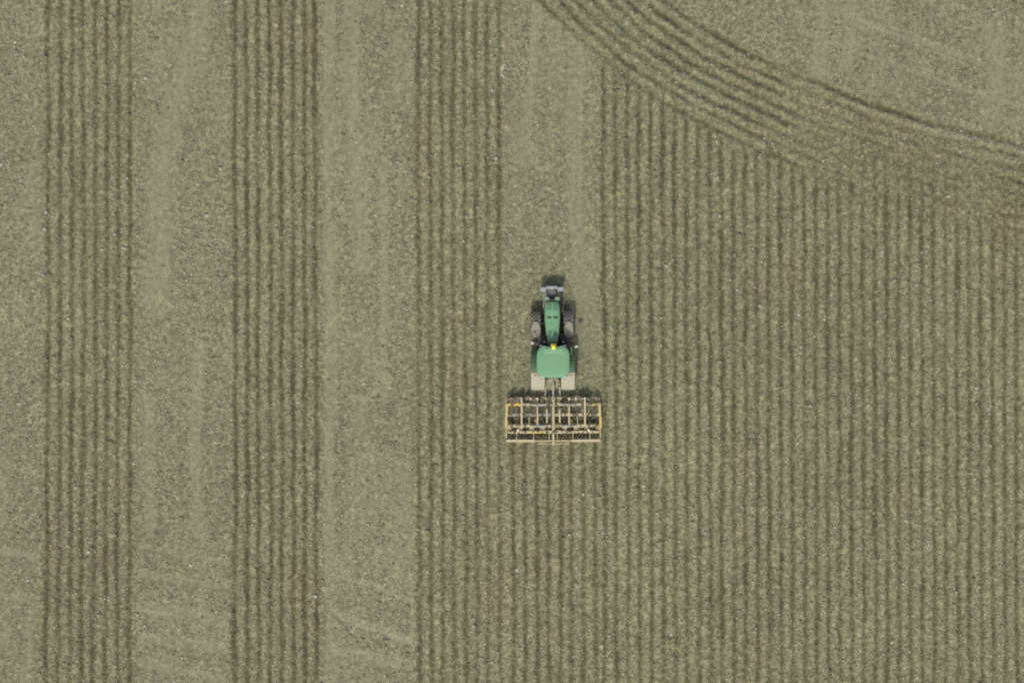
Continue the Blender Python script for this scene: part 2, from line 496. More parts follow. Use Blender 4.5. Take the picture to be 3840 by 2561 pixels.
def soil_material():
    m = bpy.data.materials.new('soil')
    m.use_nodes = True
    nt = m.node_tree
    L = nt.links
    p = nt.nodes['Principled BSDF']
    p.inputs['Roughness'].default_value = 0.95
    p.inputs['Specular IOR Level'].default_value = 0.15
    tc = nt.nodes.new('ShaderNodeTexCoord')

    def att(n):
        a = nt.nodes.new('ShaderNodeAttribute')
        a.attribute_name = n
        return a.outputs['Fac']

    def noise(scale, detail=4, rough=0.6, sc=(1, 1, 1), off=0.0):
        mp = nt.nodes.new('ShaderNodeMapping')
        mp.inputs['Scale'].default_value = sc
        mp.inputs['Location'].default_value = (off, off * .7, off * .3)
        L.new(tc.outputs['Object'], mp.inputs['Vector'])
        n = nt.nodes.new('ShaderNodeTexNoise')
        n.inputs['Scale'].default_value = scale
        n.inputs['Detail'].default_value = detail
        n.inputs['Roughness'].default_value = rough
        L.new(mp.outputs[0], n.inputs['Vector'])
        return n.outputs['Fac']

    def mix(fac, a, b, mode='MIX'):
        n = nt.nodes.new('ShaderNodeMix')
        n.data_type = 'RGBA'
        n.blend_type = mode
        for sock, val in ((0, fac), (6, a), (7, b)):
            if hasattr(val, 'is_linked'):
                L.new(val, n.inputs[sock])
            elif isinstance(val, (tuple, list)):
                n.inputs[sock].default_value = (*val, 1)
            else:
                n.inputs[sock].default_value = val
        return n.outputs[2]

    def math_(op, a, b=0.0, c=None, clamp=False):
        n = nt.nodes.new('ShaderNodeMath')
        n.operation = op
        n.use_clamp = clamp
        for i, val in enumerate((a, b, c)):
            if val is None:
                continue
            if hasattr(val, 'is_linked'):
                L.new(val, n.inputs[i])
            else:
                n.inputs[i].default_value = val
        return n.outputs[0]

    def ramp(fac, stops):
        r = ramp_node(nt, stops)
        L.new(fac, r.inputs['Fac'])
        return r.outputs['Color']

    stub = (0.232, 0.234, 0.147)      # dry stubble ground
    till = (0.240, 0.247, 0.149)      # turned soil
    col = mix(att('tilled'), stub, till)
    # old wheelings: flat and a little greyer
    col = mix(math_('MULTIPLY', att('smooth'), 0.75), col, (0.268, 0.270, 0.176))
    # soil kinds drifting from place to place: warmer, greener, greyer
    warm = ramp(noise(0.55, 3, 0.6, (1.0, 0.28, 1), 3.0), [(0.48, 0.0), (0.66, 1.0)])
    warm_t = math_('MULTIPLY', warm, math_('MULTIPLY_ADD', att('tilled'), 0.52, 0.06))
    col = mix(warm_t, col, (0.246, 0.210, 0.134))
    green = ramp(noise(0.4, 3, 0.6, (1.0, 0.3, 1), 21.0), [(0.5, 0.0), (0.68, 1.0)])
    col = mix(math_('MULTIPLY', green, 0.15), col, (0.222, 0.232, 0.124))
    col = mix(math_('MULTIPLY', att('bare'), 0.55), col, (0.215, 0.198, 0.120))
    # furrow floors: damp soil from below
    col = mix(math_('MULTIPLY', att('furrow'), 1.0, clamp=True), col, (0.116, 0.113, 0.062))
    # stubble rows left by the harvest, faint and running with the old drilling
    rows = ramp(noise(1.0, 3, 0.6, (3.2, 0.10, 1), 60.0), [(0.3, 0.93), (0.7, 1.07)])
    col = mix(1.0, col, rows, 'MULTIPLY')
    # broad dampness
    broad = ramp(noise(0.09, 3, 0.55, (1, 1, 1), 9.0), [(0.25, 0.91), (0.75, 1.07)])
    col = mix(1.0, col, broad, 'MULTIPLY')
    # crumbs and straw flecks of the surface itself
    rough_f = math_('SUBTRACT', 1.0, math_('MULTIPLY', att('smooth'), 0.6))
    gr = ramp(noise(5.2, 4, 0.72, (1, 1, 1), 1.0), [(0.33, 0.58), (0.5, 0.98), (0.67, 1.58)])
    col = mix(math_('MULTIPLY', rough_f, 0.95), col, mix(1.0, col, gr, 'MULTIPLY'))
    gr2 = ramp(noise(3.6, 4, 0.65, (1, 1, 1), 14.0), [(0.32, 0.80), (0.5, 1.0), (0.68, 1.22)])
    col = mix(1.0, col, gr2, 'MULTIPLY')
    fl = ramp(noise(4.6, 3, 0.6, (1, 1, 1), 40.0), [(0.60, 0.0), (0.70, 1.0)])
    fl = math_('MULTIPLY', math_('MULTIPLY', fl, rough_f), math_('SUBTRACT', 0.72, math_('MULTIPLY', att('furrow'), 0.8), clamp=True))
    col = mix(fl, col, (0.40, 0.40, 0.29))
    col = mix(math_('MULTIPLY', att('pale'), 0.32), col, (0.43, 0.41, 0.29))
    L.new(col, p.inputs['Base Color'])
    b = nt.nodes.new('ShaderNodeBump')
    b.inputs['Strength'].default_value = 0.9
    b.inputs['Distance'].default_value = 0.05
    L.new(math_('MULTIPLY', noise(11.0, 5, 0.7, (1, 1, 1), 5.0), rough_f), b.inputs['Height'])
    L.new(b.outputs[0], p.inputs['Normal'])
    return m


ground = link_mesh('ground', g_me, soil_material(), kind='structure', smooth=True)
ground['label'] = 'dry stubble field with strips of freshly drawn furrows'


# ---------------------------------------------------------------- loose clods and straw on the field (stuff)
def sample_grid(arr, u, v):
    fu = np.clip((u - us[26]) / 4.0, 0, nx - 54)
    fv = np.clip((v - vs_[26]) / 5.0, 0, ny - 54)
    i = np.floor(fu).astype(int)
    j = np.floor(fv).astype(int)
    a, b = fu - i, fv - j
    i += 26
    j += 26
    return (arr[j, i] * (1 - a) + arr[j, i + 1] * a) * (1 - b) + (arr[j + 1, i] * (1 - a) + arr[j + 1, i + 1] * a) * b


t_ = (1 + 5 ** .5) / 2
ICO_V = np.array([(-1, t_, 0), (1, t_, 0), (-1, -t_, 0), (1, -t_, 0), (0, -1, t_), (0, 1, t_), (0, -1, -t_), (0, 1, -t_), (t_, 0, -1), (t_, 0, 1), (-t_, 0, -1), (-t_, 0, 1)]) / math.hypot(1, t_)
ICO_F = np.array([(0, 11, 5), (0, 5, 1), (0, 1, 7), (0, 7, 10), (0, 10, 11), (1, 5, 9), (5, 11, 4), (11, 10, 2), (10, 7, 6), (7, 1, 8), (3, 9, 4), (3, 4, 2), (3, 2, 6), (3, 6, 8), (3, 8, 9), (4, 9, 5), (2, 4, 11), (6, 2, 10), (8, 6, 7), (9, 8, 1)])


def scatter(n_try, seed, dens):
    r = np.random.default_rng(seed)
    u = r.uniform(-80, 3920, n_try)
    v = r.uniform(-70, 2635, n_try)
    d = dens(u, v, sample_grid(Fu, u, v), sample_grid(Ti, u, v), sample_grid(Sm, u, v), sample_grid(Br, u, v))
    k = r.random(n_try) < d
    return u[k], v[k]


def rand_rot(r, n):
    q = r.normal(size=(n, 4))
    q /= np.linalg.norm(q, axis=1, keepdims=True)
    w, x, y, z = q.T
    return np.stack([1 - 2 * (y * y + z * z), 2 * (x * y - z * w), 2 * (x * z + y * w), 2 * (x * y + z * w), 1 - 2 * (x * x + z * z), 2 * (y * z - x * w),
                     2 * (x * z - y * w), 2 * (y * z + x * w), 1 - 2 * (x * x + y * y)], -1).reshape(n, 3, 3)


def clod_density(u, v, fu, ti, sm, br):
    pat = fnoise(u, v, 60, 90, 91, 2)
    open_ = 0.30 + 0.9 * sstep(0.42, 0.62, pat)
    return np.clip(np.where(ti > .5, 0.62 * open_ + .18, 0.75 * open_), 0, 1) * (1 - .86 * sm) * (1 - .85 * np.clip(fu * 1.6, 0, 1)) * (1 - .4 * br)


cu, cv = scatter(135000, 5, clod_density)
r = np.random.default_rng(23)
arc = r.uniform(-1.2, 1.0, 60)                                        # a small crescent of pale straw thrown out by the edge furrow
cu = np.concatenate([cu, 1905 - 24 * np.cos(arc) + r.normal(0, 2.0, 60)])
cv = np.concatenate([cv, 268 + 28 * np.sin(arc) + r.normal(0, 2.0, 60)])
n = len(cu)
rad = np.clip(np.exp(r.normal(math.log(0.034), 0.44, n)), 0.015, 0.11)
rad[-60:] = 0.05
sc3 = np.stack([rad * r.uniform(.8, 1.5, n), rad * r.uniform(.8, 1.3, n), rad * r.uniform(.30, .55, n)], -1)
R = rand_rot(r, n)
ang = r.uniform(0, 2 * math.pi, n)
Rz = np.zeros((n, 3, 3))
Rz[:, 0, 0] = np.cos(ang); Rz[:, 0, 1] = -np.sin(ang); Rz[:, 1, 0] = np.sin(ang); Rz[:, 1, 1] = np.cos(ang); Rz[:, 2, 2] = 1
vv = ICO_V[None] * r.uniform(.72, 1.22, (n, 12, 1))
vv = np.einsum('nij,nkj->nki', R, vv) * sc3[:, None, :]
vv = np.einsum('nij,nkj->nki', Rz, vv)
base = np.stack([(cu - CX) / S, -(cv - CY) / S, sample_grid(Hh, cu, cv) + rad * .10], -1)
c_me = mesh_np('soil_clods', (vv + base[:, None, :]).reshape(-1, 3), (ICO_F[None] + 12 * np.arange(n)[:, None, None]).reshape(-1, 3))
tone = np.clip(r.normal(0.50, 0.2, n), 0, 1)
pale_ = r.random(n) < 0.34 * sstep(.45, .62, fnoise(cu, cv, 70, 110, 97, 3)) + .05
tone[pale_] = r.uniform(.68, .95, pale_.sum())
tone[-60:] = 1.0
attr(c_me, 'tone', np.repeat(tone, 12))


def tone_material(name, stops, rough=0.95):
    m = bpy.data.materials.new(name)
    m.use_nodes = True
    nt = m.node_tree
    p = nt.nodes['Principled BSDF']
    p.inputs['Roughness'].default_value = rough
    p.inputs['Specular IOR Level'].default_value = 0.15
    a = nt.nodes.new('ShaderNodeAttribute')
    a.attribute_name = 'tone'
    rp = ramp_node(nt, stops)
    nt.links.new(a.outputs['Fac'], rp.inputs['Fac'])
    tc = nt.nodes.new('ShaderNodeTexCoord')
    nz = nt.nodes.new('ShaderNodeTexNoise')
    nz.inputs['Scale'].default_value = 25
    nt.links.new(tc.outputs['Object'], nz.inputs['Vector'])
    r2 = ramp_node(nt, [(0.3, 0.82), (0.7, 1.15)])
    nt.links.new(nz.outputs['Fac'], r2.inputs['Fac'])
    mx = nt.nodes.new('ShaderNodeMix')
    mx.data_type = 'RGBA'
    mx.blend_type = 'MULTIPLY'
    mx.inputs[0].default_value = 1
    nt.links.new(rp.outputs['Color'], mx.inputs[6])
    nt.links.new(r2.outputs['Color'], mx.inputs[7])
    nt.links.new(mx.outputs[2], p.inputs['Base Color'])
    return m


clods = link_mesh('soil_clods', c_me, tone_material('clod_soil', [(0.0, (0.15, 0.14, 0.085)), (0.42, (0.225, 0.226, 0.145)), (0.72, (0.29, 0.293, 0.20)), (1.0, (0.44, 0.445, 0.33))]), kind='stuff')
clods['label'] = 'loose soil clods scattered over the whole field'


def straw_density(u, v, fu, ti, sm, br):
    pat = fnoise(u, v, 50, 80, 95, 2)
    return np.clip((0.25 + sstep(0.45, 0.6, pat)) * np.where(ti > .5, 0.55, 0.7), 0, 1) * (1 - .7 * sm) * (1 - .85 * np.clip(fu * 1.5, 0, 1))


su, sv = scatter(26000, 9, straw_density)
r = np.random.default_rng(41)
extra_u, extra_v = [], []
for (x0, y0, x1, y1, k) in [(842, 1515, 843, 1565, 30), (842, 1900, 845, 1965, 30), (836, 2395, 840, 2420, 14), (845, 1340, 846, 1400, 14), (1880, 330, 1884, 420, 26), (3215, 395, 3400, 455, 50), (3660, 530, 3770, 560, 40)]:
    t = r.random(k)
    extra_u.append(x0 + t * (x1 - x0) + r.normal(0, 2.5, k))
    extra_v.append(y0 + t * (y1 - y0) + r.normal(0, 2.5, k))
su = np.concatenate([su] + extra_u)
sv = np.concatenate([sv] + extra_v)
n = len(su)
ln = np.clip(np.exp(r.normal(math.log(0.085), .4, n)), .04, .22)
wd = r.uniform(.012, .03, n)
BV = np.array([(-.5, -.5, 0), (.5, -.5, 0), (.5, .5, 0), (-.5, .5, 0), (-.5, 0, .5), (.5, 0, .5)])
BF = np.array([(0, 1, 5), (0, 5, 4), (3, 4, 5), (3, 5, 2), (0, 4, 3), (1, 2, 5), (0, 3, 2), (0, 2, 1)])
vv = BV[None] * np.stack([ln, wd, wd * .8], -1)[:, None, :]
vv[:, :, 2] += BV[None, :, 0] * (ln * r.uniform(-.3, .3, n))[:, None]
ang = r.uniform(0, 2 * math.pi, n)
ca, sa = np.cos(ang)[:, None], np.sin(ang)[:, None]
vx = vv[:, :, 0] * ca - vv[:, :, 1] * sa
vy = vv[:, :, 0] * sa + vv[:, :, 1] * ca
P = np.stack([vx + ((su - CX) / S)[:, None], vy - ((sv - CY) / S)[:, None], vv[:, :, 2] + (sample_grid(Hh, su, sv) + .012)[:, None]], -1)
s_me = mesh_np('straw_litter', P.reshape(-1, 3), (BF[None] + 6 * np.arange(n)[:, None, None]).reshape(-1, 3))
attr(s_me, 'tone', np.repeat(r.random(n), 6))
straw = link_mesh('straw_litter', s_me, tone_material('straw', [(0.0, (0.28, 0.27, 0.17)), (0.5, (0.39, 0.385, 0.27)), (1.0, (0.52, 0.52, 0.40))], 0.8), kind='stuff')
straw['label'] = 'short pieces of pale straw littering the field'


# ---------------------------------------------------------------- tractor
TX, TY = (2070.5 - CX) / S, -(1384 - CY) / S
TROT = 0.0085
gz = float(sample_grid(Hh, np.array([2071.0]), np.array([1384.0]))[0])
T = thing('tractor', 'green tractor with a yellow beacon on its pale green cab roof, driving up the field', 'tractor', (TX, TY, gz), TROT)


def wheel(name, x, y, rad, w, rim_r, lugs, mat, side, lug=.07):
    prof = [(-w * .42, rim_r), (-w * .5, rim_r + .10), (-w * .5, rad - .16), (-w * .43, rad - .07), (-w * .25, rad - .045), (0, rad - .04), (w * .25, rad - .045), (w * .43, rad - .07), (w * .5, rad - .16), (w * .5, rim_r + .10), (w * .42, rim_r)]
    bm = lathe_x(NB(), prof, 44, closed=True)
    for k in range(lugs):                                            # angled lugs, two half rows
        for sd in (-1, 1):
            th = 2 * math.pi * (k + (0.5 if sd > 0 else 0)) / lugs
            m = Matrix.Rotation(th, 4, 'X') @ Matrix.Translation((sd * w * .245, 0, rad - .035)) @ Matrix.Rotation(sd * 0.72, 4, 'Z') @ Matrix.Diagonal((w * .56, .075, lug, 1))
            bmesh.ops.create_cube(bm, size=1.0, matrix=m)
    o = obj(name, bm, mat, T)
    o.location = (x, y, rad - 0.03)
    rb = lathe_x(NB(), [(-w * .40, rim_r + .012), (-w * .36, rim_r - .03), (-w * .05, rim_r * .8), (-w * .02, .16), (side * .05, .14), (w * .05, rim_r * .8), (w * .36, rim_r - .03), (w * .40, rim_r + .012)], 28)
    ro = obj('rim', rb, M['rim'], o)
    return o


# wheels
wheel('front_wheel', -0.865, 2.44, 0.72, 0.54, 0.40, 18, M['front_tyre'], -1)
wheel('front_wheel', 0.865, 2.44, 0.72, 0.54, 0.40, 18, M['front_tyre'], 1)
wheel('rear_wheel', -0.80, 0.0, 1.03, 0.72, 0.53, 22, M['tyre'], -1, .025)
wheel('rear_wheel', 0.80, 0.0, 1.03, 0.72, 0.53, 22, M['tyre'], 1, .025)


# front mudguards: long rounded shells over the rear half of each front tyre
def arc_shell(name, x, w, cy, cz, r0, a0, a1, mat, th=.03, n=10, crown=.05, taper=0.2):
    bm = NB()
    secs = []
    for k in range(n + 1):
        t = k / n
        a = a0 + (a1 - a0) * t
        ww = w * (1 - taper * (abs(2 * t - 1) ** 3))
        pts = []
        cross = [(-.5, -.06), (-.46, crown * .6), (-.25, crown), (0, crown * 1.15), (.25, crown), (.46, crown * .6), (.5, -.06)]
        for fx, dr in cross:
            rr = r0 + dr
            pts.append((x + fx * ww, cy - rr * math.sin(a), cz + rr * math.cos(a)))
        for fx, dr in cross[::-1]:
            rr = r0 + dr - th
            pts.append((x + fx * ww * .94, cy - rr * math.sin(a), cz + rr * math.cos(a)))
        secs.append(pts)
    loft(bm, secs)
    return obj(name, bm, mat, T, smooth=False)


for sx in (-1, 1):
    arc_shell('front_mudguard', sx * 0.865, 0.52, 2.44, 0.69, 0.775, math.radians(-6), math.radians(66), M['fender'], taper=.55)
    bm = tube(NB(), [(sx * 0.34, 2.42, 0.72), (sx * 0.52, 2.36, 1.2), (sx * 0.68, 2.3, 1.50)], .022, 6)
    obj('mudguard_stay', bm, M['black'], T)

# rear fenders: dark green shells hugging the cab, over the inner half of the rear tyres
for sx in (-1, 1):
    rf = arc_shell('rear_fender', sx * 0.79, 0.73, 0.0, 1.0, 1.12, math.radians(-64), math.radians(8), M['fender_green'], taper=.04, crown=.02)
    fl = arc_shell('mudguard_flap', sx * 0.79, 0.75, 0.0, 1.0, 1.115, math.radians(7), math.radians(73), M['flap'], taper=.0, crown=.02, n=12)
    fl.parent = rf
    bm = box(NB(), (sx * 0.79, -.16, 2.155), (.60, .02, .015))
    obj('fender_rib', bm, M['fender_green'], rf)
    bm = box(NB(), (sx * 0.93, -0.30, 2.09), (.14, .05, .10))
    obj('tail_light', bm, M['red'], T, bevel=.008)

# chassis, gearbox, axles
bm = NB()
box(bm, (0, 2.1, .78), (.46, 2.5, .46))
box(bm, (0, .3, .95), (.62, 1.5, .62))
obj('chassis', bm, M['chassis'], T, bevel=.03)
bm = NB()
tube(bm, [(-.6, 2.44, .69), (-.2, 2.44, .66), (.2, 2.44, .66), (.6, 2.44, .69)], [.12, .13, .13, .12], 10)
obj('front_axle', bm, M['chassis'], T)
bm = tube(NB(), [(-.5, 0, 1.0), (-.2, 0, 1.0), (.2, 0, 1.0), (.5, 0, 1.0)], [.17, .22, .22, .17], 12)
obj('rear_axle', bm, M['chassis'], T)
# fuel tanks and steps between the axles
for sx in (-1, 1):
    bm = box(NB(), (sx * .56, 1.42, .80), (.46, .72, .56))
    obj('fuel_tank' if sx > 0 else 'battery_box', bm, M['black'], T, bevel=.06, seg=2)
    for k in range(3):
        bm = box(NB(), (sx * (.90 - .03 * k), 1.34, .46 + .3 * k), (.30, .26, .035))
        obj('step', bm, M['chassis'], T, bevel=.006)

# bonnet: rounded, widest a third of the way back and narrowing to the cab
secs = []
for y, w, z1, rr in [(3.62, .30, 1.50, .07), (3.60, .60, 1.63, .09), (3.54, .70, 1.73, .10), (3.40, .76, 1.80, .11), (3.0, .82, 1.86, .12), (2.6, .82, 1.90, .12), (2.1, .72, 1.98, .12), (1.7, .62, 2.04, .11), (1.28, .51, 2.10, .09)]:
    z0 = 1.08
    h = w / 2
    pts = [(-h * .96, y, z0), (-h, y, z1 - rr - .12), (-h * .97, y, z1 - rr * .75), (-h * .82, y, z1 - rr * .25), (-h * .5, y, z1 - .01), (0, y, z1 + .01),
           (h * .5, y, z1 - .01), (h * .82, y, z1 - rr * .25), (h * .97, y, z1 - rr * .75), (h, y, z1 - rr - .12), (h * .96, y, z0)]
    secs.append(pts)
bonnet = obj('bonnet', loft(NB(), secs), M['green'], T, smooth=True)
bonnet.data.polygons[len(bonnet.data.polygons) - 1].use_smooth = False


def bonnet_z(y):
    return float(np.interp(y, [1.28, 1.7, 2.1, 2.6, 3.0, 3.40, 3.54, 3.60], [2.10, 2.04, 1.98, 1.90, 1.86, 1.80, 1.73, 1.63]))


for sx in (-1, 1):
    # air inlets at the nose: recessed trays with slats
    bm = NB()
    box(bm, (sx * .17, 3.28, bonnet_z(3.28) + .004), (.24, .30, .02), [(-.11, 'X')])
    inl = obj('air_inlet', bm, M['vent_and_shadow'], bonnet, bevel=.004)
    for k in range(5):
        bm = box(NB(), (sx * .17, 3.17 + .055 * k, bonnet_z(3.17 + .055 * k) + .018), (.23, .014, .014))
        obj('slat', bm, M['green'], inl)
    # black exhaust slots across the top
    bm = prism(NB(), [(sx * .03, 2.73), (sx * .10, 2.70), (sx * .20, 2.68), (sx * .28, 2.72), (sx * .27, 2.78), (sx * .18, 2.80), (sx * .08, 2.78), (sx * .03, 2.775)], bonnet_z(2.74) - .02, bonnet_z(2.74) + .012)
    obj('vent_slot', bm, M['black'], bonnet)
    bm = box(NB(), (sx * .125, 1.90, bonnet_z(1.90) - .004), (.15, .26, .02), [(-.04, 'X')])  # dark patches: shadow of beacon and roof lamps, painted as colour
    obj('bonnet_shadow_patch', bm, M['vent_and_shadow'], bonnet, bevel=.004)
    # side grilles
    bm = box(NB(), (sx * .402, 3.0, 1.42), (.03, .8, .34))
    obj('side_grille', bm, M['black'], bonnet, bevel=.01)
    # headlamp pods in front of the bonnet
    bm = box(NB(), (sx * .27, 3.72, 1.50), (.26, .13, .16))
    pod = obj('headlight', bm, M['green'], T, bevel=.03, seg=2)
    bm = box(NB(), (sx * .27, 3.792, 1.50), (.20, .02, .11))
    obj('lens', bm, M['lamp'], pod, bevel=.004)
bm = box(NB(), (0, 3.68, 1.30), (.62, .12, .5))
obj('front_grille', bm, M['black'], T, bevel=.02)

# front linkage with its grey cross bar and round weight
bm = NB()
box(bm, (0, 4.33, 1.02), (.60, .17, .22))
fb = obj('front_linkage', bm, M['silver'], T, bevel=.02)
for sx in (-1, 1):
    bm = box(NB(), (sx * .46, 4.25, 1.00), (.32, .23, .22))
    obj('linkage_pad', bm, M['silver'], fb, bevel=.025)
    bm = NB()
    box(bm, (sx * .34, 3.92, .88), (.07, .62, .14))
    obj('linkage_arm', bm, M['steel'], fb, bevel=.012)
    bm = box(NB(), (sx * .20, 4.245, 1.09), (.12, .09, .10))
    obj('hook', bm, M['cast'], fb, bevel=.012)
bm = NB()
box(bm, (0, 4.315, .62), (1.14, .22, .52))
obj('ballast_block', bm, M['cast'], fb, bevel=.03)
bm = lathe_z(NB(), [(.20, 0), (.245, .05), (.25, .24), (.22, .29), (.10, .30), (.09, .33)], 24, (0, 4.02, .74))
wt = obj('round_weight', bm, M['cast'], T)
bm = box(NB(), (0, 4.02, 1.078), (.13, .035, .02))
box(bm, (0, 4.02, 1.081), (.035, .13, .02))
obj('weight_handle', bm, M['silver'], wt, bevel=.004)
bm = box(NB(), (0, 3.75, .82), (.5, .34, .36))
obj('front_support', bm, M['black'], T, bevel=.03)
bm = tube(NB(), [(-.42, 4.15, 1.0), (-.435, 3.8, 1.18), (-.45, 3.45, 1.42), (-.46, 3.25, 1.5)], .016, 6)
obj('hydraulic_hose', bm, M['white'], T)

# cab: dark tinted glass house with green pillars, rounded roof
cab_lo = [(-.62, 1.28), (.62, 1.28), (.76, .55), (.74, -.35), (.60, -.50), (-.60, -.50), (-.74, -.35), (-.76, .55)]
cab_hi = [(x * 1.02, y * .94 + .02) for x, y in cab_lo]
bm = loft(NB(), [[(x, y, 1.15) for x, y in cab_lo], [(x, y, 2.80) for x, y in cab_hi]])
cab = obj('cab', bm, M['glass'], T)
for (a, b) in zip(cab_lo, cab_hi):
    if abs(a[1] - .55) < .01 or a[1] > 1 or a[1] < -.4:
        bm = tube(NB(), [(a[0] * 1.005, a[1] * 1.005, 1.12), (b[0] * 1.005, b[1] * 1.005, 2.82)], .045, 6)
        obj('pillar', bm, M['dark_green'], cab)
bm = prism(NB(), [(x * 1.03, y * 1.02) for x, y in cab_lo], 1.02, 1.16)
obj('cab_floor', bm, M['black'], cab)


def roof_outline(s, dy=0.0):
    half = [(0.0, 1.235), (.36, 1.235), (.42, 1.28), (.56, 1.262), (.72, 1.16), (.82, 1.00), (.86, .80), (.875, .45), (.88, .10), (.86, -.08), (.82, -.22), (.72, -.33), (.58, -.39), (.35, -.42), (0.0, -.43)]
    pts = half + [(-x, y) for x, y in half[-2:0:-1]]
    cy = .43
    return [(x * s, cy + (y - cy) * s + dy) for x, y in pts]


secs = []
for s, z in [(.93, 2.80), (.99, 2.83), (1.0, 2.90), (.985, 2.98), (.94, 3.03), (.80, 3.062), (.55, 3.08), (.25, 3.088)]:
    secs.append([(x, y, z) for x, y in roof_outline(s)])
roof = obj('cab_roof', loft(NB(), secs), M['roof_green'], T)
bm = box(NB(), (.0, .72, 3.0755), (.52, .035, .012))
obj('roof_rib', bm, M['dark_green'], roof, bevel=.004)
bm = prism(NB(), [(-.46, .80), (-.50, 1.02), (-.44, 1.10), (.44, 1.10), (.50, 1.02), (.46, .80)], 3.03, 3.083)
obj('roof_panel', bm, M['green'], roof, bevel=.006)
for sx in (-1, 1):
    bm = tube(NB(), [(sx * .60, 1.0, 3.04), (sx * .66, .5, 3.055), (sx * .66, .1, 3.055), (sx * .60, -.2, 3.04)], .014, 6)
    obj('roof_seam', bm, M['roof_green'], roof)
bm = lathe_z(NB(), [(.035, 0), (.04, .03), (.02, .045)], 10, (-.70, 1.02, 2.985))
obj('aerial_base', bm, M['black'], roof)
# rear edge lamps and front lamps under the roof lip
for sx in (-1, 1):
    for yy, nm in ((1.285, 'front'), (-.43, 'rear')):
        bm = box(NB(), (sx * .56, yy - (.06 if yy > 0 else -.06), 2.83), (.22, .12, .11))
        obj('work_light', bm, M['lamp'], roof, bevel=.015)
# beacon on the front edge of the roof
bm = lathe_z(NB(), [(.085, 0), (.085, .05), (.07, .06)], 16, (.02, 1.16, 3.0))
bs = obj('beacon', bm, M['yellow'], T)
bm = lathe_z(NB(), [(.085, 0), (.088, .06), (.08, .12), (.05, .16), (.02, .17)], 16, (.02, 1.16, 3.06))
obj('lens', bm, M['beacon'], bs, smooth=True)
bm = box(NB(), (.02, 1.27, 2.98), (.26, .16, .05))
obj('beacon_bracket', bm, M['yellow'], T, bevel=.01)

# mirrors on arms, wipers, exhaust stack
for sx, px, py in ((-1, -1.08, 1.40), (1, 1.22, 1.20)):
    bm = tube(NB(), [(sx * .62, 1.26, 2.45), (px * .85, py + .02, 2.5), (px, py, 2.48)], .018, 6)
    arm = obj('mirror', bm, M['black'], T)
    bm = box(NB(), (px, py, 2.36), (.22, .10, .36), [(sx * .25, 'Z')])
    obj('mirror_housing', bm, M['black'], arm, bevel=.03, seg=2)
    bm = box(NB(), (px, py - .003, 2.545), (.17, .10, .03), [(sx * .25, 'Z')])
    obj('mirror_cap', bm, M['white'], arm, bevel=.01)
bm = tube(NB(), [(.52, 1.42, 1.1), (.52, 1.42, 1.9), (.525, 1.42, 2.55), (.55, 1.46, 2.72)], [.085, .085, .05, .05], 12)
obj('exhaust', bm, M['chassis'], T)
bm = box(NB(), (-.44, 1.46, 2.0), (.10, .06, .30))
obj('handrail_lamp', bm, M['lamp'], T, bevel=.01)
bm = NB()
tube(bm, [(-.74, 1.3, 1.2), (-.88, 1.42, 1.25), (-.9, 1.42, 2.1), (-.72, 1.24, 2.2)], .018, 6)
obj('handrail', bm, M['steel'], T)
bm = NB()
tube(bm, [(.74, 1.3, 1.2), (.9, 1.36, 1.25), (.92, 1.36, 2.1), (.74, 1.2, 2.2)], .018, 6)
obj('handrail', bm, M['steel'], T)
bm = box(NB(), (.97, .98, 1.75), (.12, .42, .30))
obj('tool_box', bm, M['green'], T, bevel=.03)

# rear end: hitch body, lift arms, links
bm = NB()
box(bm, (0, -.72, 1.02), (.60, .62, .44))
box(bm, (.02, -.95, 1.28), (.22, .30, .16))
obj('hitch_body', bm, M['hitch'], T, bevel=.04)
for sx in (-1, 1):
    bm = tube(NB(), [(sx * .30, -.55, 1.30), (sx * .36, -.95, 1.36), (sx * .40, -1.12, 1.22)], [.06, .05, .045], 8)
    la = obj('lift_arm', bm, M['hitch'], T)
    bm = tube(NB(), [(sx * .40, -1.12, 1.22), (sx * .41, -1.15, .70)], .03, 8)
    obj('lift_rod', bm, M['steel'], la)
    bm = NB()
    tube(bm, [(sx * .24, -.62, .62), (sx * .36, -1.1, .64), (sx * .43, -1.56, .66)], [.05, .045, .05], 8)
    obj('lower_link', bm, M['silver'], T)
    bm = tube(NB(), [(sx * .16, -.95, 1.28), (sx * .14, -1.2, 1.42), (sx * .20, -1.5, 1.2), (sx * .12, -1.75, 1.02)], .018, 6)
    obj('hydraulic_hose', bm, M['hose'], T)
bm = tube(NB(), [(.02, -.62, 1.34), (.02, -.9, 1.32), (.02, -1.2, 1.28), (.02, -1.50, 1.24)], [.035, .05, .05, .035], 10)
tl = obj('top_link', bm, M['silver'], T)
bm = box(NB(), (.02, -1.50, 1.24), (.20, .07, .10))
obj('top_link_eye', bm, M['silver'], tl, bevel=.015)
bm = box(NB(), (.10, -.72, 1.262), (.14, .10, .05))
obj('valve_block', bm, M['black'], T, bevel=.01)
for k in range(4):
    bm = tube(NB(), [(-.18 + .09 * k, -1.04, 1.1), (-.18 + .09 * k, -1.10, 1.1)], .028, 8)
    obj('hose_coupling', bm, M['white'], T)

# ---------------------------------------------------------------- cultivator
KX, KY = (2073.5 - CX) / S, -(1570 - CY) / S
K = thing('cultivator', 'wide dusty yellow cultivator hitched behind the green tractor', 'cultivator', (KX, KY, gz), 0.004)
W2 = 2.50


def bar(name, p0, p1, w, h, mat, parent=K, bevel=.012):
    p0, p1 = Vector(p0), Vector(p1)
    d = p1 - p0
    bm = NB()
    m = Matrix.Translation((p0 + p1) / 2) @ d.to_track_quat('X', 'Z').to_matrix().to_4x4() @ Matrix.Diagonal((d.length, w, h, 1))
    bmesh.ops.create_cube(bm, size=1.0, matrix=m)
    return obj(name, bm, mat, parent, bevel=bevel)


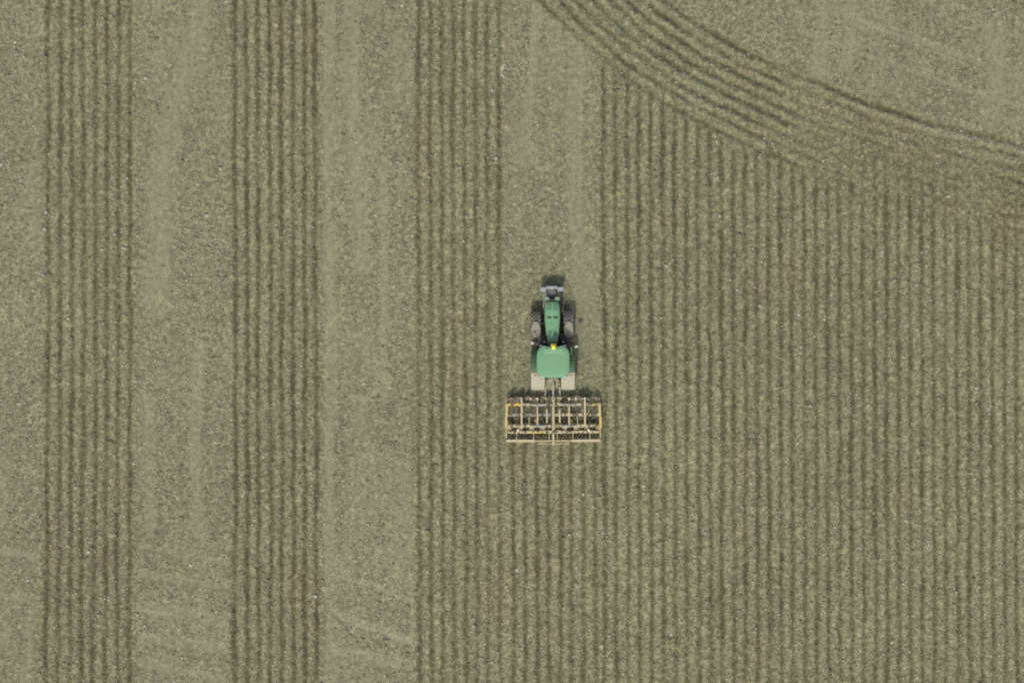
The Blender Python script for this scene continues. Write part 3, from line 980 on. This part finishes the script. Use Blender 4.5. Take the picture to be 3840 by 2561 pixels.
Z = 0.86
Y1, Y2, Y3, Y4 = .786, .243, -.343, -.67
# two hinged halves: cross bars each side of the spine
for sx in (-1, 1):
    bar('cross_bar', (sx * .075, Y1, Z), (sx * 1.60, Y1, Z), .15, .12, M['frame'])
    bar('cross_bar', (sx * 1.605, Y1, Z), (sx * (W2 - .09), Y1, Z), .15, .13, M['side_yellow'])
    bar('cross_bar', (sx * .075, Y2, Z), (sx * (W2 - .09), Y2, Z), .15, .12, M['steel' if sx < 0 else 'frame'])
    bar('cross_bar', (sx * .075, Y3, Z), (sx * (W2 - .09), Y3, Z), .145, .12, M['frame'])
    bar('cross_bar', (sx * .18, Y4, Z + .004), (sx * (W2 - .08), Y4, Z + .004), .14, .12, M['frame'])
    bar('side_beam', (sx * (W2 - .03), Y1 + .055, Z + .002), (sx * (W2 - .03), .16, Z + .002), .13, .14, M['side_yellow'])
    bar('side_beam', (sx * (W2 + .005), .155, Z - .01), (sx * (W2 + .005), -.46, Z - .01), .13, .15, M['side_yellow'])
    bar('side_beam', (sx * (W2 - .01), -.465, Z), (sx * (W2 - .01), -.97, Z), .06, .10, M['side_yellow'])
    # folding rams in bare metal on top of the bars
    for yy in (Y1 + .005, Y3 + .005):
        bm = tube(NB(), [(sx * .42, yy, Z + .12), (sx * .85, yy, Z + .12)], .045, 10)
        cyl = obj('hydraulic_ram', bm, M['silver'], K)
        bm = tube(NB(), [(sx * .85, yy, Z + .12), (sx * 1.25, yy, Z + .115)], .028, 8)
        obj('ram_rod', bm, M['silver'], cyl)
        bm = box(NB(), (sx * .40, yy, Z + .085), (.06, .12, .07))
        obj('ram_bracket', bm, M['frame'], cyl, bevel=.008)
    # braces running fore and aft
    for xx, ya, yb, w in [(1.68, Y1 + .26, Y3 - .04, .10), (.84, Y1 - .06, Y3 + .045, .085), (.34, Y1 - .20, Y3 + .16, .09), (1.28, Y2 - .05, Y3 + .05, .04)]:
        bar('brace', (sx * xx, ya, Z + .112), (sx * xx, yb, Z + .112), w, .12, M['frame'], bevel=.01)
    # mounts on the front bar: disc carriers with pale caps
    for xx in (1.68, .84, 1.20):
        bm = box(NB(), (sx * xx, Y1 + .30, Z + .02), (.10, .16, .12))
        hd = obj('mount', bm, M['frame'], K, bevel=.02)
        bm = lathe_z(NB(), [(.05, 0), (.055, .05), (.03, .07)], 12, (sx * xx, Y1 + .33, Z + .08))
        obj('cap', bm, M['white'], hd)
    for xx, yy in ((1.87, -.56),):
        bm = lathe_z(NB(), [(.06, 0), (.075, .06), (.07, .13), (.03, .15)], 12, (sx * xx, yy, Z + .02))
        obj('depth_adjuster', bm, M['white'], K)
    # yellow transport flaps / painted corners
bm = box(NB(), (-(W2 - .06), Y1 - .04, Z + .085), (.10, .10, .02))
obj('corner_marker', bm, M['yellow'], K, bevel=.004)
bm = box(NB(), (-1.95, Y1 + .005, Z + .075), (.58, .12, .035))
obj('warning_board', bm, M['yellow'], K, bevel=.006)
bm = box(NB(), (-.80, Y4 - .03, Z + .072), (.80, .05, .03))
obj('yellow_strip', bm, M['yellow'], K, bevel=.005)
# spine and headstock
bar('spine_beam', (0, 1.10, Z + .03), (0, -.72, Z + .03), .145, .17, M['spine'])
bar('spine_beam', (0, -.725, Z + .01), (0, -1.36, Z - .05), .10, .12, M['frame'])
hs_ = bar('headstock', (-.46, 1.13, Z - .06), (.46, 1.13, Z - .06), .09, .14, M['frame'])
for sx in (-1, 1):
    bar('mast_leg', (sx * .20, 1.10, Z), (sx * .05, 1.06, 1.30), .06, .05, M['frame'], hs_)
    bar('hitch_plate', (sx * .43, 1.14, .62), (sx * .43, 1.14, .82), .06, .10, M['frame'], hs_)
    bar('spine_stay', (sx * .40, 1.08, Z), (sx * .10, .70, Z + .05), .05, .05, M['spine'])
    bar('cross_plate', (sx * .20, Y1 + .01, Z + .062), (sx * .55, Y1 + .01, Z + .062), .16, .012, M['spine'], bevel=.003)
    bar('cross_plate', (sx * .08, Y3 - .02, Z + .062), (sx * .42, Y3 - .02, Z + .062), .14, .012, M['spine'], bevel=.003)
    bar('centre_plate', (sx * .08, Y4, Z + .02), (sx * .50, Y4, Z + .02), .17, .08, M['frame'])
bm = lathe_z(NB(), [(.07, 0), (.07, .05), (.04, .07)], 12, (.01, Y4, Z + .115))
obj('pivot_pin', bm, M['rusty'], K)

# tines: spring shank and wide share, three ranks staggered so that each draws one furrow
tine_proto = None
share_proto = None
ROWS = [(-2.16, Y1), (-1.51, Y2), (-.88, Y3), (-.29, Y1), (.36, Y2), (.94, Y3), (1.57, Y1), (2.20, Y2)]
for k, (xx, yy) in enumerate(ROWS):
    if tine_proto is None:
        bm = NB()
        path = [(0, .06, .10), (0, .16, .13), (0, .27, .06), (0, .30, -.10), (0, .20, -.36), (0, .06, -.58), (0, .08, -.80), (0, .16, -.92)]
        tube(bm, path, [.035, .038, .038, .036, .034, .034, .03, .02], 6)
        box(bm, (0, 0, .075), (.15, .24, .04))
        me = bpy.data.meshes.new('tine')
        bmesh.ops.recalc_face_normals(bm, faces=bm.faces[:])
        bm.to_mesh(me)
        bm.free()
        tine = link_mesh('tine', me, M['rusty'], K)
        bm = NB()
        loft(bm, [[(-.20, -.02, -.90), (0, .22, -.90), (.20, -.02, -.90), (0, .06, -.88)], [(-.19, -.02, -.885), (0, .21, -.87), (.19, -.02, -.885), (0, .05, -.82)]])
        me2 = bpy.data.meshes.new('share')
        bmesh.ops.recalc_face_normals(bm, faces=bm.faces[:])
        bm.to_mesh(me2)
        bm.free()
        share = link_mesh('share', me2, M['rusty'], tine)
        tine_proto, share_proto = tine, share
    else:
        tine = tine_proto.copy()
        C.objects.link(tine)
        tine.parent = K
        share = share_proto.copy()
        C.objects.link(share)
        share.parent = tine
    tine.location = (xx, yy, Z)
    bm = NB()
    box(bm, (-.075, .17, -.02), (.035, .36, .15))
    box(bm, (.075, .17, -.02), (.035, .36, .15))
    box(bm, (0, .30, .03), (.20, .10, .10))
    br = obj('tine_bracket', bm, M['roller' if k % 2 else 'spine'], tine, bevel=.008)

for k, (xx, yy) in enumerate([(-1.84, Y2), (-1.20, Y1), (-.58, Y2), (-2.22, Y3), (-1.50, Y3 + .002), (.65, Y1), (1.26, Y2), (1.90, Y3), (2.25, Y3), (.42, Y3), (-.38, Y3)]):
    tine = tine_proto.copy()
    C.objects.link(tine)
    tine.parent = K
    share = share_proto.copy()
    C.objects.link(share)
    share.parent = tine
    tine.location = (xx, yy, Z)
    tine.scale = (.85, .85, .93)

# levelling discs between the third and fourth bars: pairs of small concave discs on hangers
disc_proto = None
for k in range(9):
    xx = -2.36 + .59 * k
    if abs(xx) < .1:
        continue
    if disc_proto is None:
        bm = NB()
        lathe_x(bm, [(-.012, .05), (.03, .12), (.05, .21), (.06, .212), (.04, .12), (.012, .05)], 20)
        me = bpy.data.meshes.new('levelling_disc')
        bmesh.ops.recalc_face_normals(bm, faces=bm.faces[:])
        bm.to_mesh(me)
        bm.free()
        d = link_mesh('levelling_disc', me, M['roller'], K)
        bm = NB()
        tube(bm, [(0, 0, 0), (.03, .04, .22), (.03, .03, .52)], .03, 6)
        box(bm, (.03, .02, .56), (.24, .16, .05))
        me2 = bpy.data.meshes.new('hanger')
        bm.to_mesh(me2)
        bm.free()
        hg = link_mesh('hanger', me2, M['spine'], d)
        disc_proto = (d, hg)
    else:
        d = disc_proto[0].copy()
        C.objects.link(d)
        d.parent = K
        hg = disc_proto[1].copy()
        C.objects.link(hg)
        hg.parent = d
    d.location = (xx, -.52, .20)
    d.rotation_euler = (0, 0, math.radians(18 if k % 2 else -18))

mud_hanger = disc_proto[1].data.copy()
mud_hanger.materials.clear()
mud_hanger.materials.append(M['roller'])
# a row of muddy cutting discs ahead of the first bar
for k in range(11):
    xx = -2.30 + .46 * k
    if abs(xx) < .5:
        continue
    d = disc_proto[0].copy()
    d.name = 'front_disc'
    C.objects.link(d)
    d.parent = K
    hg = disc_proto[1].copy()
    hg.data = mud_hanger
    C.objects.link(hg)
    hg.parent = d
    d.location = (xx, 1.02 + .03 * ((k * 7) % 3), .21)
    d.rotation_euler = (0, 0, math.radians(24 if xx < 0 else -24))
    d.scale = (1.15, 1.15, 0.8)

# packer roller: two halves, ring after ring on a tube
ring_me = None
for sx in (-1, 1):
    bm = tube(NB(), [(sx * .10, -.96, .30), (sx * (W2 - .02), -.96, .30)], .09, 12)
    rl = obj('packer_roller', bm, M['roller'], K)
    for k in range(14):
        if ring_me is None:
            bm = lathe_x(NB(), [(-.035, .20), (-.02, .255), (0, .285), (.02, .255), (.035, .20)], 24, closed=True)
            for q in range(4):
                a = q * math.pi / 4
                box(bm, (0, 0, 0), (.014, .42, .03), [(a, 'X')])
            ring_me = bpy.data.meshes.new('roller_ring')
            bmesh.ops.recalc_face_normals(bm, faces=bm.faces[:])
            bm.to_mesh(ring_me)
            bm.free()
        ro = link_mesh('roller_ring', ring_me, M['roller'], rl)
        ro.location = (sx * (.20 + .172 * k), -.96, .30)
    # arms that carry the roller
    for xx in (.22, 1.05, 1.95):
        bar('roller_arm', (sx * xx, Y4 - .05, Z - .06), (sx * xx, -1.09, .74), .035, .07, M['spine'], bevel=.006)
    # scraper bar behind the roller, in an outer and an inner length
    bar('scraper_bar', (sx * .98, -1.145, .74), (sx * 2.52, -1.13, .74), .14, .08, M['frame'])
    bar('scraper_bar', (sx * .055, -1.15, .70), (sx * .975, -1.145, .70), .085, .06, M['spine'])
    bar('rear_rail', (sx * .05, -1.31, .52), (sx * .86, -1.305, .52), .05, .05, M['frame'])
    for k in range(14):
        bar('scraper', (sx * (.285 + .172 * k), -1.14, .70), (sx * (.285 + .172 * k), -1.14 + .10, .42), .04, .012, M['rusty'], bevel=0)

# hoses across the frame and soil caked on it
for k, pts in enumerate([[(-.10, 1.05, 1.0), (-.25, .6, 1.08), (-.55, .5, 1.02), (-.62, .05, 1.04), (-.45, -.30, 1.03)], [(.10, 1.05, 1.0), (.22, .55, 1.06), (.60, .45, 1.02), (.66, 0.0, 1.05), (.45, -.30, 1.03)],
                         [(-.06, .9, 1.03), (-.12, .3, 1.06), (-.10, -.4, 1.04)], [(-.62, .62, 1.02), (-1.2, .52, .98), (-1.6, .60, 1.0), (-2.2, .5, .96)], [(.62, .62, 1.02), (1.1, .50, .98), (1.6, .58, 1.0), (2.1, .46, .96)]]):
    obj('hydraulic_hose', tube(NB(), pts, .022, 6), M['hose'], K)
r = np.random.default_rng(77)
lumps = []
for k in range(520):
    t = r.random()
    if t < .40:
        yb = [Y1, Y2, Y3, Y4][r.integers(4)]
        p = (r.uniform(-2.4, 2.4), yb + r.normal(0, .04), Z + .075)
    elif t < .75:
        xx, yy = ROWS[r.integers(8)]
        p = (xx + r.normal(0, .07), yy + r.uniform(.02, .36), Z + r.uniform(-.08, .11))
    else:
        p = (r.uniform(-2.4, 2.4), -.96 + r.normal(0, .10), .56 + r.normal(0, .02))
    rr = r.uniform(.02, .055)
    lumps.append(ICO_V * r.uniform(.7, 1.2, (12, 1)) * np.array([rr * 1.3, rr, rr * .6]) + np.array(p))
L_ = np.array(lumps)
m_me = mesh_np('caked_soil', L_.reshape(-1, 3), (ICO_F[None] + 12 * np.arange(len(L_))[:, None, None]).reshape(-1, 3))
attr(m_me, 'tone', np.repeat(r.random(len(L_)) * .5, 12))
link_mesh('caked_soil', m_me, tone_material('caked_mud', [(0.0, (0.11, 0.095, 0.06)), (1.0, (0.30, 0.27, 0.18))]), K, kind='stuff')
print('clods', len(cu), 'straw', len(su), 'ground', len(quads) * 2)
